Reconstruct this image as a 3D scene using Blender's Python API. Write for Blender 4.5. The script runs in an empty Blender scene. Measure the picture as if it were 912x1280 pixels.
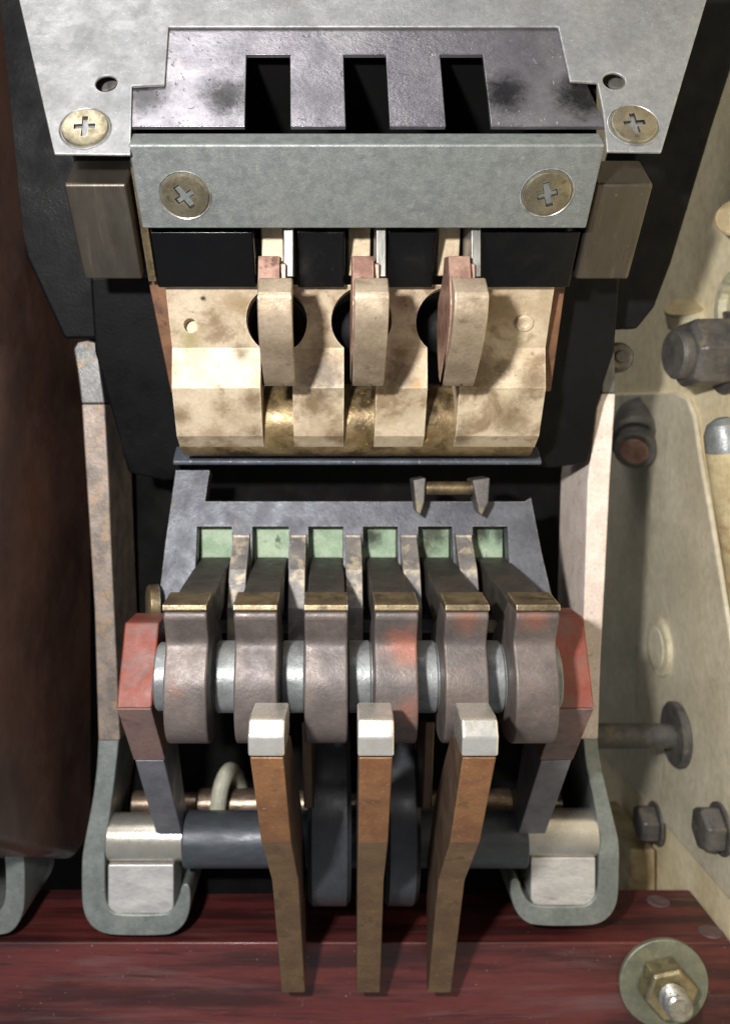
import bpy, bmesh, math, random
from mathutils import Vector, Matrix
random.seed(7)
sc = bpy.context.scene
C = sc.collection
R = math.radians

# ------------------------------------------------------------------ camera
F, CX, CY, H = 1100.0, 412.0, 545.0, 0.26        # focal length in photo pixels, principal point, lens height
cam = bpy.data.cameras.new('camera'); co = bpy.data.objects.new('camera', cam); C.objects.link(co)
co.location = (0, 0, H); co.rotation_euler = (R(90), 0, 0)
cam.sensor_fit = 'VERTICAL'; cam.sensor_height = 36.0; cam.lens = F / 1280 * 36.0
cam.shift_x = (456 - CX) / 1280; cam.shift_y = -(640 - CY) / 1280
cam.clip_start = 0.01; cam.clip_end = 20
cam.dof.use_dof = True; cam.dof.focus_distance = 0.222; cam.dof.aperture_fstop = 17
sc.camera = co

# ------------------------------------------------------------------ light: room ambience, ceiling lamp, camera flash
w = bpy.data.worlds.new('World'); sc.world = w; w.use_nodes = True
w.node_tree.nodes['Background'].inputs[0].default_value = (0.93, 0.96, 1.0, 1)
w.node_tree.nodes['Background'].inputs[1].default_value = 0.30

def area(name, loc, target, size, sizey, power, color, shape='RECTANGLE'):
    l = bpy.data.lights.new(name, 'AREA'); l.shape = shape; l.size = size; l.size_y = sizey
    l.energy = power; l.color = color
    o = bpy.data.objects.new(name, l); C.objects.link(o); o.location = loc
    o.rotation_euler = (Vector(target) - Vector(loc)).to_track_quat('-Z', 'Y').to_euler()
    return o
area('camera_flash', (-0.062, -0.01, H + 0.040), (0.01, 0.25, H - 0.02), 0.014, 0.010, 1.45, (1.0, 0.975, 0.955))
area('ceiling_lamp', (-0.36, -0.27, H + 1.3), (0.0, 0.25, H), 0.8, 0.5, 9.0, (1.0, 0.98, 0.96))

sc.view_settings.view_transform = 'Standard'; sc.view_settings.look = 'None'
sc.view_settings.gamma = 1; sc.view_settings.use_curve_mapping = False
sc.view_settings.exposure = 0.0
sc.render.engine = 'CYCLES'

# ------------------------------------------------------------------ coordinates
def X(px, d): return (px - CX) * d / F
def Z(py, d): return H + (CY - py) * d / F
def P(px, py, d): return Vector((X(px, d), d, Z(py, d)))

class Plane:
    """flat surface holding the X axis, through two heights of the machine"""
    def __init__(s, y0, d0, y1, d1):
        a = P(CX, y0, d0); b = P(CX, y1, d1)
        s.a = a; s.v = (a - b).normalized(); s.n = Vector((1, 0, 0)).cross(s.v).normalized()
        if s.n.y > 0: s.n = -s.n
    def p(s, px, py, off=0.0):
        r = Vector(((px - CX) / F, 1, (CY - py) / F)); o = Vector((0, 0, H))
        q = s.a + s.n * off
        t = (q - o).dot(s.n) / r.dot(s.n)
        return o + r * t

# ------------------------------------------------------------------ materials
def lin(c): return tuple(((v / 255) / 12.92 if v / 255 <= .04045 else ((v / 255 + .055) / 1.055) ** 2.4) for v in c) + (1,)

def mat(name, c1, c2=None, metallic=0.0, rough=0.5, s1=60, lo=.35, hi=.65, stain=None, s2=90, st=(.55, .68), samt=.8,
        speck=None, s3=900, sp=(.62, .72), spamt=.6, edge=None, edge_r=.0007, eamt=.7, bump=.15, bs=900, rvar=.15, stretch=None,
        spots=None, spotcol=None, coat=0.0, brush=None, drip=None, pitted=False, spec=.5, grain=.19):
    m = bpy.data.materials.new(name); m.use_nodes = True
    nt = m.node_tree; N = nt.nodes; L = nt.links
    b = N['Principled BSDF']; b.inputs['Metallic'].default_value = metallic
    b.inputs['Specular IOR Level'].default_value = spec
    g = N.new('ShaderNodeNewGeometry'); pos = g.outputs['Position']
    if stretch:
        mp = N.new('ShaderNodeMapping'); mp.inputs['Scale'].default_value = stretch; L.new(pos, mp.inputs[0]); spos = mp.outputs[0]
    else: spos = pos
    def noise(vec, scale, detail=6, rough_=.6, dist=0.0, off=0.0):
        n = N.new('ShaderNodeTexNoise'); n.inputs['Scale'].default_value = scale; n.inputs['Detail'].default_value = detail
        n.inputs['Roughness'].default_value = rough_; n.inputs['Distortion'].default_value = dist
        if off:
            a = N.new('ShaderNodeVectorMath'); a.inputs[1].default_value = (off, off * 1.7, off * .6); L.new(vec, a.inputs[0]); vec = a.outputs[0]
        L.new(vec, n.inputs['Vector']); return n.outputs['Fac']
    def ramp(f, a, bb):
        r = N.new('ShaderNodeMapRange'); r.inputs[1].default_value = a; r.inputs[2].default_value = bb; r.clamp = True
        r.interpolation_type = 'SMOOTHSTEP'; L.new(f, r.inputs[0]); return r.outputs[0]
    def mul(f, k):
        q = N.new('ShaderNodeMath'); q.operation = 'MULTIPLY'; L.new(f, q.inputs[0])
        if isinstance(k, float): q.inputs[1].default_value = k
        else: L.new(k, q.inputs[1])
        return q.outputs[0]
    def mix(f, a, bcol):
        q = N.new('ShaderNodeMix'); q.data_type = 'RGBA'; L.new(f, q.inputs[0])
        if isinstance(a, tuple): q.inputs[6].default_value = a
        else: L.new(a, q.inputs[6])
        q.inputs[7].default_value = bcol; return q.outputs[2]
    n1 = noise(spos, s1)
    col = mix(ramp(n1, lo, hi), lin(c1), lin(c2 or c1))
    fine = noise(spos, s1 * 9, 4, .7, 0, 3.1)
    # fine tonal grain
    hv = N.new('ShaderNodeHueSaturation'); L.new(col, hv.inputs['Color'])
    r = N.new('ShaderNodeMapRange'); r.inputs[1].default_value = .25; r.inputs[2].default_value = .75
    r.inputs[3].default_value = 1 - grain; r.inputs[4].default_value = 1 + grain; L.new(fine, r.inputs[0]); L.new(r.outputs[0], hv.inputs['Value'])
    col = hv.outputs[0]
    if stain:
        col = mix(mul(ramp(noise(spos, s2, 8, .65, .4, 7.3), *st), samt), col, lin(stain))
    if drip:   # (colour, axis scale vector, lo, hi)
        mp2 = N.new('ShaderNodeMapping'); mp2.inputs['Scale'].default_value = drip[1]; L.new(pos, mp2.inputs[0])
        col = mix(mul(ramp(noise(mp2.outputs[0], 60, 5, .6, .2, 1.3), drip[2], drip[3]), .7), col, lin(drip[0]))
    if speck:
        col = mix(mul(ramp(noise(pos, s3, 3, .6, 0, 5.5), *sp), spamt), col, lin(speck))
    if brush:   # (colour, stretch vector, lo, hi, amount): fine directional file marks
        mp3 = N.new('ShaderNodeMapping'); mp3.inputs['Scale'].default_value = brush[1]; mp3.inputs['Rotation'].default_value = (0, R(20), 0); L.new(pos, mp3.inputs[0])
        col = mix(mul(ramp(noise(mp3.outputs[0], 500, 4, .7, .3, 2.7), brush[2], brush[3]), brush[4]), col, lin(brush[0]))
    if spots:
        vfine = noise(pos, 330, 9, .8, .5, 8.2)
        for (p, rad, colr, amt) in spots:
            dn = N.new('ShaderNodeVectorMath'); dn.operation = 'DISTANCE'; L.new(pos, dn.inputs[0]); dn.inputs[1].default_value = p
            pert = N.new('ShaderNodeMath'); pert.operation = 'MULTIPLY_ADD'
            L.new(vfine, pert.inputs[0]); pert.inputs[1].default_value = rad * 1.9; L.new(dn.outputs['Value'], pert.inputs[2])
            rr = N.new('ShaderNodeMapRange'); rr.interpolation_type = 'SMOOTHSTEP'
            rr.inputs[1].default_value = rad * 1.15; rr.inputs[2].default_value = rad * 2.2; rr.inputs[3].default_value = amt; rr.inputs[4].default_value = 0
            L.new(pert.outputs[0], rr.inputs[0]); col = mix(rr.outputs[0], col, lin(colr))
    if edge:
        bv = N.new('ShaderNodeBevel'); bv.samples = 4; bv.inputs['Radius'].default_value = edge_r
        dt = N.new('ShaderNodeVectorMath'); dt.operation = 'DOT_PRODUCT'; L.new(bv.outputs[0], dt.inputs[0]); L.new(g.outputs['Normal'], dt.inputs[1])
        e = ramp(dt.outputs['Value'], .985, .86)
        e = mul(e, ramp(noise(pos, 350, 5, .7, 0, 2.2), .38, .62))
        col = mix(mul(e, eamt), col, lin(edge))
    L.new(col, b.inputs['Base Color'])
    rr = N.new('ShaderNodeMapRange'); rr.inputs[1].default_value = .3; rr.inputs[2].default_value = .7
    rr.inputs[3].default_value = max(.03, rough - rvar); rr.inputs[4].default_value = min(1, rough + rvar)
    L.new(noise(spos, s1 * 2.3, 6, .65, .2, 9.1), rr.inputs[0]); L.new(rr.outputs[0], b.inputs['Roughness'])
    if coat: b.inputs['Coat Weight'].default_value = coat; b.inputs['Coat Roughness'].default_value = .12
    if bump:
        bp = N.new('ShaderNodeBump'); bp.inputs['Strength'].default_value = bump; bp.inputs['Distance'].default_value = .0004
        hgt = noise(spos, bs, 5, .65, 0, 4.4)
        if pitted:
            pit = ramp(noise(pos, 420, 2, .5, .8, 6.1), .66, .72)
            sb_ = N.new('ShaderNodeMath'); sb_.operation = 'SUBTRACT'; L.new(hgt, sb_.inputs[0]); L.new(pit, sb_.inputs[1]); hgt = sb_.outputs[0]
        L.new(hgt, bp.inputs['Height']); L.new(bp.outputs[0], b.inputs['Normal'])
    return m

M = {}
M['zinc'] = mat('zinc_plate', (144, 144, 144), (130, 131, 132), .55, .46, 60, stain=(122, 114, 104), s2=70, st=(.6, .75), samt=.5, speck=(178, 178, 174), s3=1300, edge=(214, 214, 208), bump=.25, bs=1500)
M['galv'] = mat('galvanised_bar', (122, 126, 124), (110, 114, 113), .5, .5, 300, stain=(146, 147, 141), s2=500, st=(.52, .7), samt=.45, speck=(160, 164, 158), s3=1800, spamt=.45, edge=(215, 215, 208), eamt=.9, bump=.3, bs=2200)
M['screw'] = mat('screw_steel', (144, 136, 114), (120, 112, 92), .8, .34, 200, stain=(92, 82, 60), s2=300, edge=(225, 218, 190), edge_r=.0004, bump=.12)
M['bar'] = mat('oxidised_brass_bar', (106, 100, 90), (88, 82, 73), .85, .40, 35, rvar=.12, grain=.06, stain=(52, 46, 40), s2=22, st=(.5, .72), samt=.6, speck=(150, 142, 124), s3=800, sp=(.66, .76), spamt=.4, edge=(206, 196, 170), stretch=(1.6, .5, .5), bump=.12, brush=((140, 132, 116), (1, .08, .08), .56, .72, .4))
M['black'] = mat('black_bakelite', (4, 4, 5), (6, 6, 7), 0, .2, 80, speck=(60, 60, 62), s3=700, sp=(.72, .76), spamt=.3, edge=(110, 112, 116), edge_r=.0004, eamt=.7, bump=.05, spec=.35)  # pale edge colour paints in the highlight line along the block edges
M['blackmat'] = mat('black_insulation', (7, 7, 8), (12, 12, 13), 0, .55, 50, stain=(26, 25, 25), s2=60, st=(.58, .75), samt=.5, speck=(58, 57, 56), s3=900, sp=(.7, .76), spamt=.35, edge=(36, 36, 38), bump=.25, spec=.16)
M['cavity'] = mat('dark_interior', (7, 7, 7), (11, 10, 10), 0, .85, 40, bump=.1, spec=.15)
M['fibre'] = mat('brown_fibre', (116, 80, 54), (90, 60, 40), 0, .6, 90, stain=(60, 38, 26), s2=120, bump=.2)
brass_spots = []
M['steelstrip'] = mat('steel_strip', (150, 148, 142), (118, 117, 112), .7, .38, 120, stretch=(3, 1, .5), edge=(225, 225, 220), bump=.1)
M['copper'] = mat('contact_copper', (172, 138, 122), (138, 104, 90), .5, .45, 200, stain=(92, 62, 54), s2=260, edge=(222, 190, 172), bump=.2)
M['finger'] = mat('finger_brass', (186, 168, 145), (164, 147, 124), .6, .40, 120, stain=(104, 90, 70), s2=160, st=(.56, .72), samt=.6, speck=(86, 74, 58), s3=600, sp=(.68, .76), edge=(232, 222, 192), bump=.18, bs=1400)
M['casting'] = mat('blue_grey_casting', (92, 94, 101), (72, 73, 80), .35, .5, 60, stain=(150, 138, 104), s2=75, st=(.60, .74), samt=.6, speck=(42, 42, 46), s3=500, sp=(.62, .72), edge=(150, 146, 138), bump=.35)
M['fin'] = mat('worn_fin', (140, 135, 130), (112, 110, 112), .3, .5, 160, stain=(198, 184, 158), s2=160, st=(.5, .62), samt=.75, edge=(200, 186, 156), bump=.3)
vsp = [(tuple(P(464, 672, .29)), .0042, (34, 34, 28), .9), (tuple(P(540, 666, .29)), .0065, (44, 42, 32), .85), (tuple(P(528, 690, .29)), .004, (60, 54, 40), .7), (tuple(P(600, 664, .29)), .0045, (40, 40, 32), .9), (tuple(P(625, 668, .29)), .0035, (40, 40, 32), .8)]
M['verd'] = mat('verdigris_pad', (164, 180, 154), (134, 156, 130), 0, .85, 160, stain=(44, 46, 38), s2=110, st=(.60, .68), samt=.75, bump=.5, bs=1200, spots=vsp)
M['jaw'] = mat('oxidised_copper_jaw', (112, 98, 96), (92, 82, 82), .35, .48, 90, stain=(126, 84, 66), s2=70, st=(.58, .74), samt=.55, speck=(150, 138, 132), s3=1100, sp=(.68, .78), spamt=.4, edge=(158, 136, 118), bump=.3, bs=1100)
M['jawtop'] = mat('worn_brass_cap', (128, 112, 84), (96, 84, 64), .7, .42, 140, stain=(62, 52, 40), s2=180, edge=(230, 222, 196), eamt=.95, bump=.25)
M['jawarm'] = mat('dark_jaw_arm', (74, 68, 60), (58, 54, 50), .35, .55, 120, stain=(110, 96, 66), s2=140, st=(.6, .75), bump=.25)
M['rod'] = mat('grey_steel_rod', (140, 143, 142), (116, 119, 120), .45, .42, 140, stain=(150, 150, 144), s2=260, st=(.56, .7), samt=.6, bump=.25)
M['red'] = mat('red_painted_end', (124, 57, 41), (110, 51, 38), 0, .55, 70, stain=(104, 76, 69), s2=90, st=(.48, .62), samt=.75, speck=(226, 206, 196), s3=420, sp=(.77, .80), edge=(190, 104, 82), bump=.2)
M['redleg'] = mat('brown_insulated_leg', (132, 104, 96), (112, 94, 91), .1, .5, 60, stain=(70, 58, 56), s2=90, edge=(138, 106, 94), bump=.2)
M['greyleg'] = mat('grey_leg', (122, 122, 127), (104, 104, 110), .3, .45, 80, edge=(130, 128, 128), bump=.2)
M['silver'] = mat('silver_contact', (240, 236, 228), (230, 224, 212), .85, .26, 160, rvar=.06, grain=.03, stain=(196, 176, 146), s2=200, st=(.60, .78), samt=.6, brush=((190, 182, 170), (.08, 1, 1), .56, .74, .35), edge=(250, 248, 240), bump=.04)
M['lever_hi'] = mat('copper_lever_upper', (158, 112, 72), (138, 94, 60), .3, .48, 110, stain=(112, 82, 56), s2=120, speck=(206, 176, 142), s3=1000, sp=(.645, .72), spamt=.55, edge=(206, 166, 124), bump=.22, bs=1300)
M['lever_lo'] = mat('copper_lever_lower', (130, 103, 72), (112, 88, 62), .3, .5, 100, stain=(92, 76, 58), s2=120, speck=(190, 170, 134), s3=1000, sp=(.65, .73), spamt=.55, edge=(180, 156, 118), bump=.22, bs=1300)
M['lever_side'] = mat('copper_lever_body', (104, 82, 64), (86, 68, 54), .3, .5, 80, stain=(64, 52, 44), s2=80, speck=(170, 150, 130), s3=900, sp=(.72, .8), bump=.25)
M['drum'] = mat('black_drum', (58, 60, 64), (70, 72, 76), .2, .36, 60, stain=(78, 80, 84), s2=90, st=(.6, .76), samt=.5, bump=.18)
M['shaft'] = mat('dark_shaft', (66, 70, 76), (80, 84, 90), .3, .44, 80, stretch=(.4, 1, 1), stain=(96, 100, 104), s2=120, st=(.6, .75), samt=.4, bump=.15)
M['sleeve'] = mat('bright_sleeve', (196, 191, 180), (188, 182, 170), .75, .3, 300, rvar=.05, grain=.05, edge=(235, 228, 205), bump=.1)
M['bracket'] = mat('zinc_bracket', (144, 150, 146), (124, 130, 126), .5, .45, 90, stain=(150, 150, 142), s2=150, speck=(170, 172, 166), s3=1500, spamt=.4, edge=(196, 200, 196), bump=.3, bs=1600)
M['whiteblk'] = mat('bright_steel_block', (222, 219, 215), (204, 201, 198), .55, .4, 90, stain=(130, 124, 116), s2=140, st=(.62, .74), samt=.5, stretch=(.7, 1, 2), edge=(235, 232, 226), bump=.2)
M['sidecream'] = mat('pinkish_primer', (232, 218, 207), (214, 198, 186), 0, .6, 120, stain=(150, 134, 120), s2=200, st=(.60, .70), samt=.7, speck=(150, 120, 96), s3=900, edge=(160, 140, 118), bump=.4)
M['sidegrey'] = mat('worn_steel_strap', (152, 138, 128), (118, 110, 104), .4, .55, 140, stain=(166, 140, 112), s2=220, st=(.5, .66), samt=.7, edge=(176, 160, 140), bump=.4)
M['strap_end'] = mat('bare_strap_end', (112, 112, 110), (90, 92, 92), .5, .45, 120, stain=(140, 110, 70), s2=100, edge=(170, 168, 160), bump=.3)
M['wood'] = mat('varnished_red_wood', (98, 45, 42), (62, 30, 29), 0, .42, 150, stretch=(.10, 1, 1), lo=.40, hi=.60, stain=(112, 80, 80), s2=90, st=(.52, .68), samt=.65, brush=((40, 18, 18), (.05, 1, 1), .55, .68, .6), speck=(206, 180, 172), s3=900, sp=(.70, .76), spamt=.6, bump=.35, bs=300, coat=.12)  # greyish stain colour paints the varnish sheen into the wood
M['cream'] = mat('cream_painted_steel', (242, 228, 190), (230, 214, 174), 0, .5, 30, stain=(150, 122, 84), s2=45, st=(.60, .78), samt=.5, speck=(110, 92, 66), s3=350, sp=(.70, .76), spamt=.5, bump=.2, bs=600)
M['olive'] = mat('aged_cream_paint', (212, 203, 178), (196, 187, 162), 0, .5, 30, stain=(164, 148, 122), s2=40, st=(.58, .78), samt=.5, speck=(98, 80, 58), s3=300, sp=(.70, .76), spamt=.5, bump=.2, bs=600, drip=((120, 100, 72), (1, 1, .25), .6, .75))
M['rusty'] = mat('rusty_cream_block', (186, 172, 134), (160, 142, 106), 0, .7, 70, stain=(130, 84, 48), s2=80, st=(.52, .68), samt=.7, bump=.5)
M['darkbolt'] = mat('blackened_bolt', (104, 100, 94), (80, 78, 77), .3, .5, 140, stain=(128, 116, 86), s2=200, edge=(130, 128, 122), bump=.3)
M['nut_yellow'] = mat('passivated_nut', (178, 165, 130), (146, 136, 108), .8, .36, 160, stain=(92, 92, 84), s2=150, st=(.5, .65), samt=.6, edge=(236, 214, 160), bump=.15)
M['washer'] = mat('dull_zinc_washer', (140, 142, 122), (122, 124, 108), .45, .5, 110, stain=(158, 152, 120), s2=110, edge=(180, 180, 160), bump=.2)
M['thread'] = mat('bright_thread', (196, 194, 186), (150, 148, 142), .85, .28, 300, bump=.1)
M['tan'] = mat('tan_plug', (178, 160, 122), (160, 142, 106), 0, .55, 120, stain=(140, 108, 70), s2=140, bump=.2)
M['pale'] = mat('pale_paint', (208, 200, 170), (186, 178, 150), 0, .55, 80, stain=(160, 146, 112), s2=110, bump=.2)
M['brownbox'] = mat('brown_bakelite', (84, 58, 48), (62, 43, 36), 0, .5, 28, stain=(104, 80, 70), s2=26, st=(.56, .76), samt=.55, speck=(132, 104, 92), s3=260, sp=(.72, .80), spamt=.35, bump=.15, bs=400, coat=.15)
M['wire'] = mat('pale_wire_sleeve', (186, 184, 166), (164, 162, 146), 0, .5, 150, bump=.15)
M['rearrod'] = mat('bronze_rod', (150, 132, 114), (116, 100, 86), .75, .36, 160, stretch=(1, 2, 2), bump=.15)
M['rollerbrass'] = mat('stained_roller_brass', (150, 131, 96), (112, 93, 62), .5, .4, 120, stain=(58, 44, 26), s2=140, st=(.48, .66), samt=.85, speck=(196, 164, 96), s3=500, sp=(.62, .72), bump=.3)
M['shaded_grime'] = mat('shaded_recess_grime', (58, 52, 42), (38, 34, 28), .3, .5, 500, stain=(150, 140, 110), s2=700, st=(.56, .66))
M['plugwood'] = mat('filled_screw_plug', (104, 84, 82), (86, 66, 64), 0, .5, 200)
M['plate_strip'] = mat('slate_plate', (88, 92, 101), (70, 74, 83), .3, .5, 90, speck=(170, 172, 176), s3=900, edge=(180, 180, 182), bump=.3)

# ------------------------------------------------------------------ object helpers
def thing(name, label, cat, loc, group=None):
    o = bpy.data.objects.new(name, None); C.objects.link(o); o.location = loc; o.empty_display_size = .01
    o['label'] = label; o['category'] = cat
    if group: o['group'] = group
    return o

def finish(me, smooth=22):
    for p in me.polygons: p.use_smooth = True
    me.set_sharp_from_angle(angle=R(smooth))

def link(name, me, m, parent=None, bevel=0.0, seg=2, loc=None, label=None, cat=None, group=None, kind=None, smooth=22):
    """me holds world coordinates; the object gets its thing's (or its own base) origin"""
    if parent is not None:
        o0 = Vector(parent.get('_w', parent.location))
    else:
        xs = [v.co for v in me.vertices]
        o0 = loc or Vector((sum(v.x for v in xs) / len(xs), sum(v.y for v in xs) / len(xs), min(v.z for v in xs)))
    me.transform(Matrix.Translation(-Vector(o0)))
    finish(me, smooth)
    if not me.materials: me.materials.append(m)
    o = bpy.data.objects.new(name, me); C.objects.link(o)
    if parent is not None:
        o.parent = parent
        WO[o.name] = o0
    else:
        o.location = o0; WO[o.name] = o0
    if bevel:
        b = o.modifiers.new('bevel', 'BEVEL'); b.width = bevel; b.segments = seg; b.limit_method = 'ANGLE'; b.angle_limit = R(35); b.harden_normals = True
        b.use_clamp_overlap = True
    if label: o['label'] = label
    if cat: o['category'] = cat
    if group: o['group'] = group
    if kind: o['kind'] = kind
    return o
WO = {}

def sub(name, me, m, parent, **k):
    """a part of a part: parent's own origin is its thing's origin"""
    o0 = WO[parent.name]
    me.transform(Matrix.Translation(-Vector(o0))); finish(me, k.get('smooth', 22)); me.materials.append(m)
    o = bpy.data.objects.new(name, me); C.objects.link(o); o.parent = parent; WO[o.name] = o0
    if k.get('bevel'):
        b = o.modifiers.new('bevel', 'BEVEL'); b.width = k['bevel']; b.segments = 2; b.limit_method = 'ANGLE'; b.angle_limit = R(35); b.harden_normals = True
    return o

def mesh(name, v, f):
    me = bpy.data.meshes.new(name); me.from_pydata([tuple(p) for p in v], [], f)
    bm = bmesh.new(); bm.from_mesh(me); bmesh.ops.recalc_face_normals(bm, faces=bm.faces); bm.to_mesh(me); bm.free()
    return me

def prism(prof, x0, x1, shear=0.0, d0=0.0):
    """side profile [(d, z)] swept along X"""
    n = len(prof)
    v = [Vector((x0 + shear * (d - d0), d, z)) for d, z in prof] + [Vector((x1 + shear * (d - d0), d, z)) for d, z in prof]
    f = [list(range(n))[::-1], list(range(n, 2 * n))] + [[i, (i + 1) % n, n + (i + 1) % n, n + i] for i in range(n)]
    return mesh('prism', v, f)

def extrude(pts, vec):
    n = len(pts); v = [Vector(p) for p in pts] + [Vector(p) + vec for p in pts]
    f = [list(range(n)), list(range(n, 2 * n))[::-1]] + [[i, n + i, n + (i + 1) % n, (i + 1) % n] for i in range(n)]
    return mesh('extrusion', v, f)

def box(x0, x1, y0, y1, z0, z1):
    return extrude([(x0, y0, z0), (x1, y0, z0), (x1, y0, z1), (x0, y0, z1)], Vector((0, y1 - y0, 0)))

def frame_for(axis):
    a = Vector(axis).normalized(); up = Vector((0, 0, 1)) if abs(a.z) < .95 else Vector((0, 1, 0))
    u = up.cross(a).normalized(); return a, u, a.cross(u)

def lathe(origin, axis, prof, n=40, spin=0.0):
    """prof [(along, radius)] about axis"""
    a, u, w_ = frame_for(axis); o = Vector(origin); v = []; f = []
    for h, r in prof:
        for k in range(n):
            t = 2 * math.pi * k / n + spin
            v.append(o + a * h + (u * math.cos(t) + w_ * math.sin(t)) * r)
    for i in range(len(prof) - 1):
        for k in range(n): f.append([i * n + k, i * n + (k + 1) % n, (i + 1) * n + (k + 1) % n, (i + 1) * n + k])
    f.append(list(range(n))[::-1]); f.append([(len(prof) - 1) * n + k for k in range(n)])
    return mesh('lathe', v, f)

def cyl(origin, axis, h, r, n=40, ch=0.0, spin=0.0):
    pr = [(0, r), (h, r)] if not ch else [(0, r - ch), (ch, r), (h - ch, r), (h, r - ch)]
    return lathe(origin, axis, pr, n, spin)

def tube(pts, r, n=14):
    v = []; f = []; pts = [Vector(p) for p in pts]; prev = None
    for i, p in enumerate(pts):
        t = (pts[min(i + 1, len(pts) - 1)] - pts[max(i - 1, 0)]).normalized()
        u = Vector((0, 1, 0)) if prev is None else prev
        u = (u - t * u.dot(t)).normalized(); prev = u; w_ = t.cross(u)
        for k in range(n):
            a = 2 * math.pi * k / n; v.append(p + (u * math.cos(a) + w_ * math.sin(a)) * r)
    for i in range(len(pts) - 1):
        for k in range(n): f.append([i * n + k, i * n + (k + 1) % n, (i + 1) * n + (k + 1) % n, (i + 1) * n + k])
    f.append(list(range(n))); f.append([(len(pts) - 1) * n + k for k in range(n)])
    return mesh('tube', v, f)

def join(*ms):
    bm = bmesh.new()
    for m_ in ms: bm.from_mesh(m_)
    me = bpy.data.meshes.new('joined'); bm.to_mesh(me); bm.free(); return me

def cut(me, cutters):
    o = bpy.data.objects.new('tmp', me); C.objects.link(o); tmp = []
    for c in cutters:
        k = bpy.data.objects.new('tmpc', c); C.objects.link(k); tmp.append(k)
        b = o.modifiers.new('b', 'BOOLEAN'); b.operation = 'DIFFERENCE'; b.solver = 'EXACT'; b.object = k
    dg = bpy.context.evaluated_depsgraph_get(); dg.update()
    out = bpy.data.meshes.new_from_object(o.evaluated_get(dg))
    for k in tmp + [o]: bpy.data.objects.remove(k, do_unlink=True)
    return out

def cat_rom(pts, n=5, closed=False):
    out = []; L_ = len(pts)
    for i in range(L_ if closed else L_ - 1):
        p0, p1, p2, p3 = [pts[(i + k) % L_] if closed else pts[min(max(i + k, 0), L_ - 1)] for k in (-1, 0, 1, 2)]
        for j in range(n):
            t = j / n
            out.append(tuple(.5 * (2 * b + (c - a) * t + (2 * a - 5 * b + 4 * c - d) * t * t + (-a + 3 * b - 3 * c + d) * t ** 3) for a, b, c, d in zip(p0, p1, p2, p3)))
    if not closed: out.append(pts[-1])
    return out

def zz(lst):   # [(py, d)] -> [(d, z)]
    return [(d, Z(py, d)) for py, d in lst]

def screw_mesh(origin, normal, r, spin, h=.0009, wear=0.0):
    head = lathe(origin, normal, [(-.004, r * .55), (-.0004, r * .97), (h * .5, r), (h * .9, r * .96), (h, r * .88)], 48)
    a, u, w_ = frame_for(normal); cs = []
    for k in range(2):
        t = spin + k * math.pi / 2
        q = u * math.cos(t) + w_ * math.sin(t); s = a.cross(q)
        top = .56 + wear * (k * 2 - 1) * .1; lw = .12 + wear * .04
        o = Vector(origin)
        v = []
        for (hh, L_, ww) in ((h + .001, top * r, lw * r), (-.0030, .26 * r, lw * r * .7)):
            for sx, sy in ((-1, -1), (1, -1), (1, 1), (-1, 1)): v.append(o + a * hh + q * L_ * sx + s * ww * sy)
        f = [[0, 1, 2, 3], [7, 6, 5, 4]] + [[i, 4 + i, 4 + (i + 1) % 4, (i + 1) % 4] for i in range(4)]
        cs.append(mesh('c', v, f))
    out = cut(head, cs)
    out.materials.clear(); out.materials.append(M['screw']); out.materials.append(M['shaded_grime'])
    for p in out.polygons:
        q = p.center - Vector(origin); hh = q.dot(a); rad = (q - a * hh).length
        if rad < r * .62 and hh < h * .7 and hh > -.0036: p.material_index = 1      # shade of the recess painted in as dark colour, with old grease
    return out

# ================================================================== SETTING
link('back_wall', box(-.5, .5, .47, .48, 0, .75), M['cavity'], kind='structure')
SW = .1395                                        # the cream side wall runs straight into the depth at the right
link('side_wall', box(SW, SW + .006, .10, .47, 0.0, .75), M['cream'], kind='structure')
# lower skin of the wall: a second sheet with a rounded upper corner
def W(px, py, off=0.0):
    d = (SW - off) * F / (px - CX); return Vector((SW - off, d, Z(py, d)))
sk = [W(730, 492), W(800, 491), W(850, 490)] 
c1 = W(850, 490); 
pts = [W(700, 494), W(848, 490), W(864, 497), W(873, 520), W(880, 570), W(893, 640), W(915, 770), W(935, 900)]
d_n = W(935, 900).y
pts = pts + [Vector((SW, d_n, .10)), Vector((SW, W(700, 494).y, .10))]
lower = link('lower_wall_sheet', extrude(pts, Vector((-.0022, 0, 0))), M['olive'], bevel=.0012,
             label='dull olive-cream painted steel sheet with rounded corner on the right wall', cat='panel')

# ------------------------------------------------------------------ wooden beam
BD, BT = .303, Z(1178, .303)
beam = link('wooden_beam', box(-.36, .138, BD, .3385, .0, BT), M['wood'], bevel=.0007, seg=3,
            label='dark red varnished wooden beam running across the bottom', cat='beam')
for (px, py) in ((822, 1127), (887, 1165)):
    d = -(BT - H) * F / (py - CY)
    link('plug', cyl(Vector((X(px, d), d, BT - .001)), (0, 0, 1), .0014, .0042, 28, .0003), M['plugwood'], beam)
st = thing('stud_with_nut', 'threaded stud with yellowish hex nut and wide round washer on the red beam', 'bolt', P(827, 1226, BD))
link('washer', cyl(P(827, 1226, BD + .0002), (0, -1, 0), .0020, .0152, 56, .0003), M['washer'], st)
link('nut', join(lathe(P(828, 1227, BD - .0018), (0, -1, 0), [(0, .0093), (.0072, .0093), (.0084, .0083)], 6, R(12))), M['nut_yellow'], st, bevel=.0005)
thr = []
for k in range(13):
    thr += [(k * .0011, .0046), (k * .0011 + .00055, .0041)]
thr += [(.0146, .0044), (.0152, .0036)]
link('stud', lathe(P(828, 1227, BD - .0022), (0, -1, 0), [(a, r) for a, r in thr], 36), M['thread'], st, smooth=25)

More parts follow.
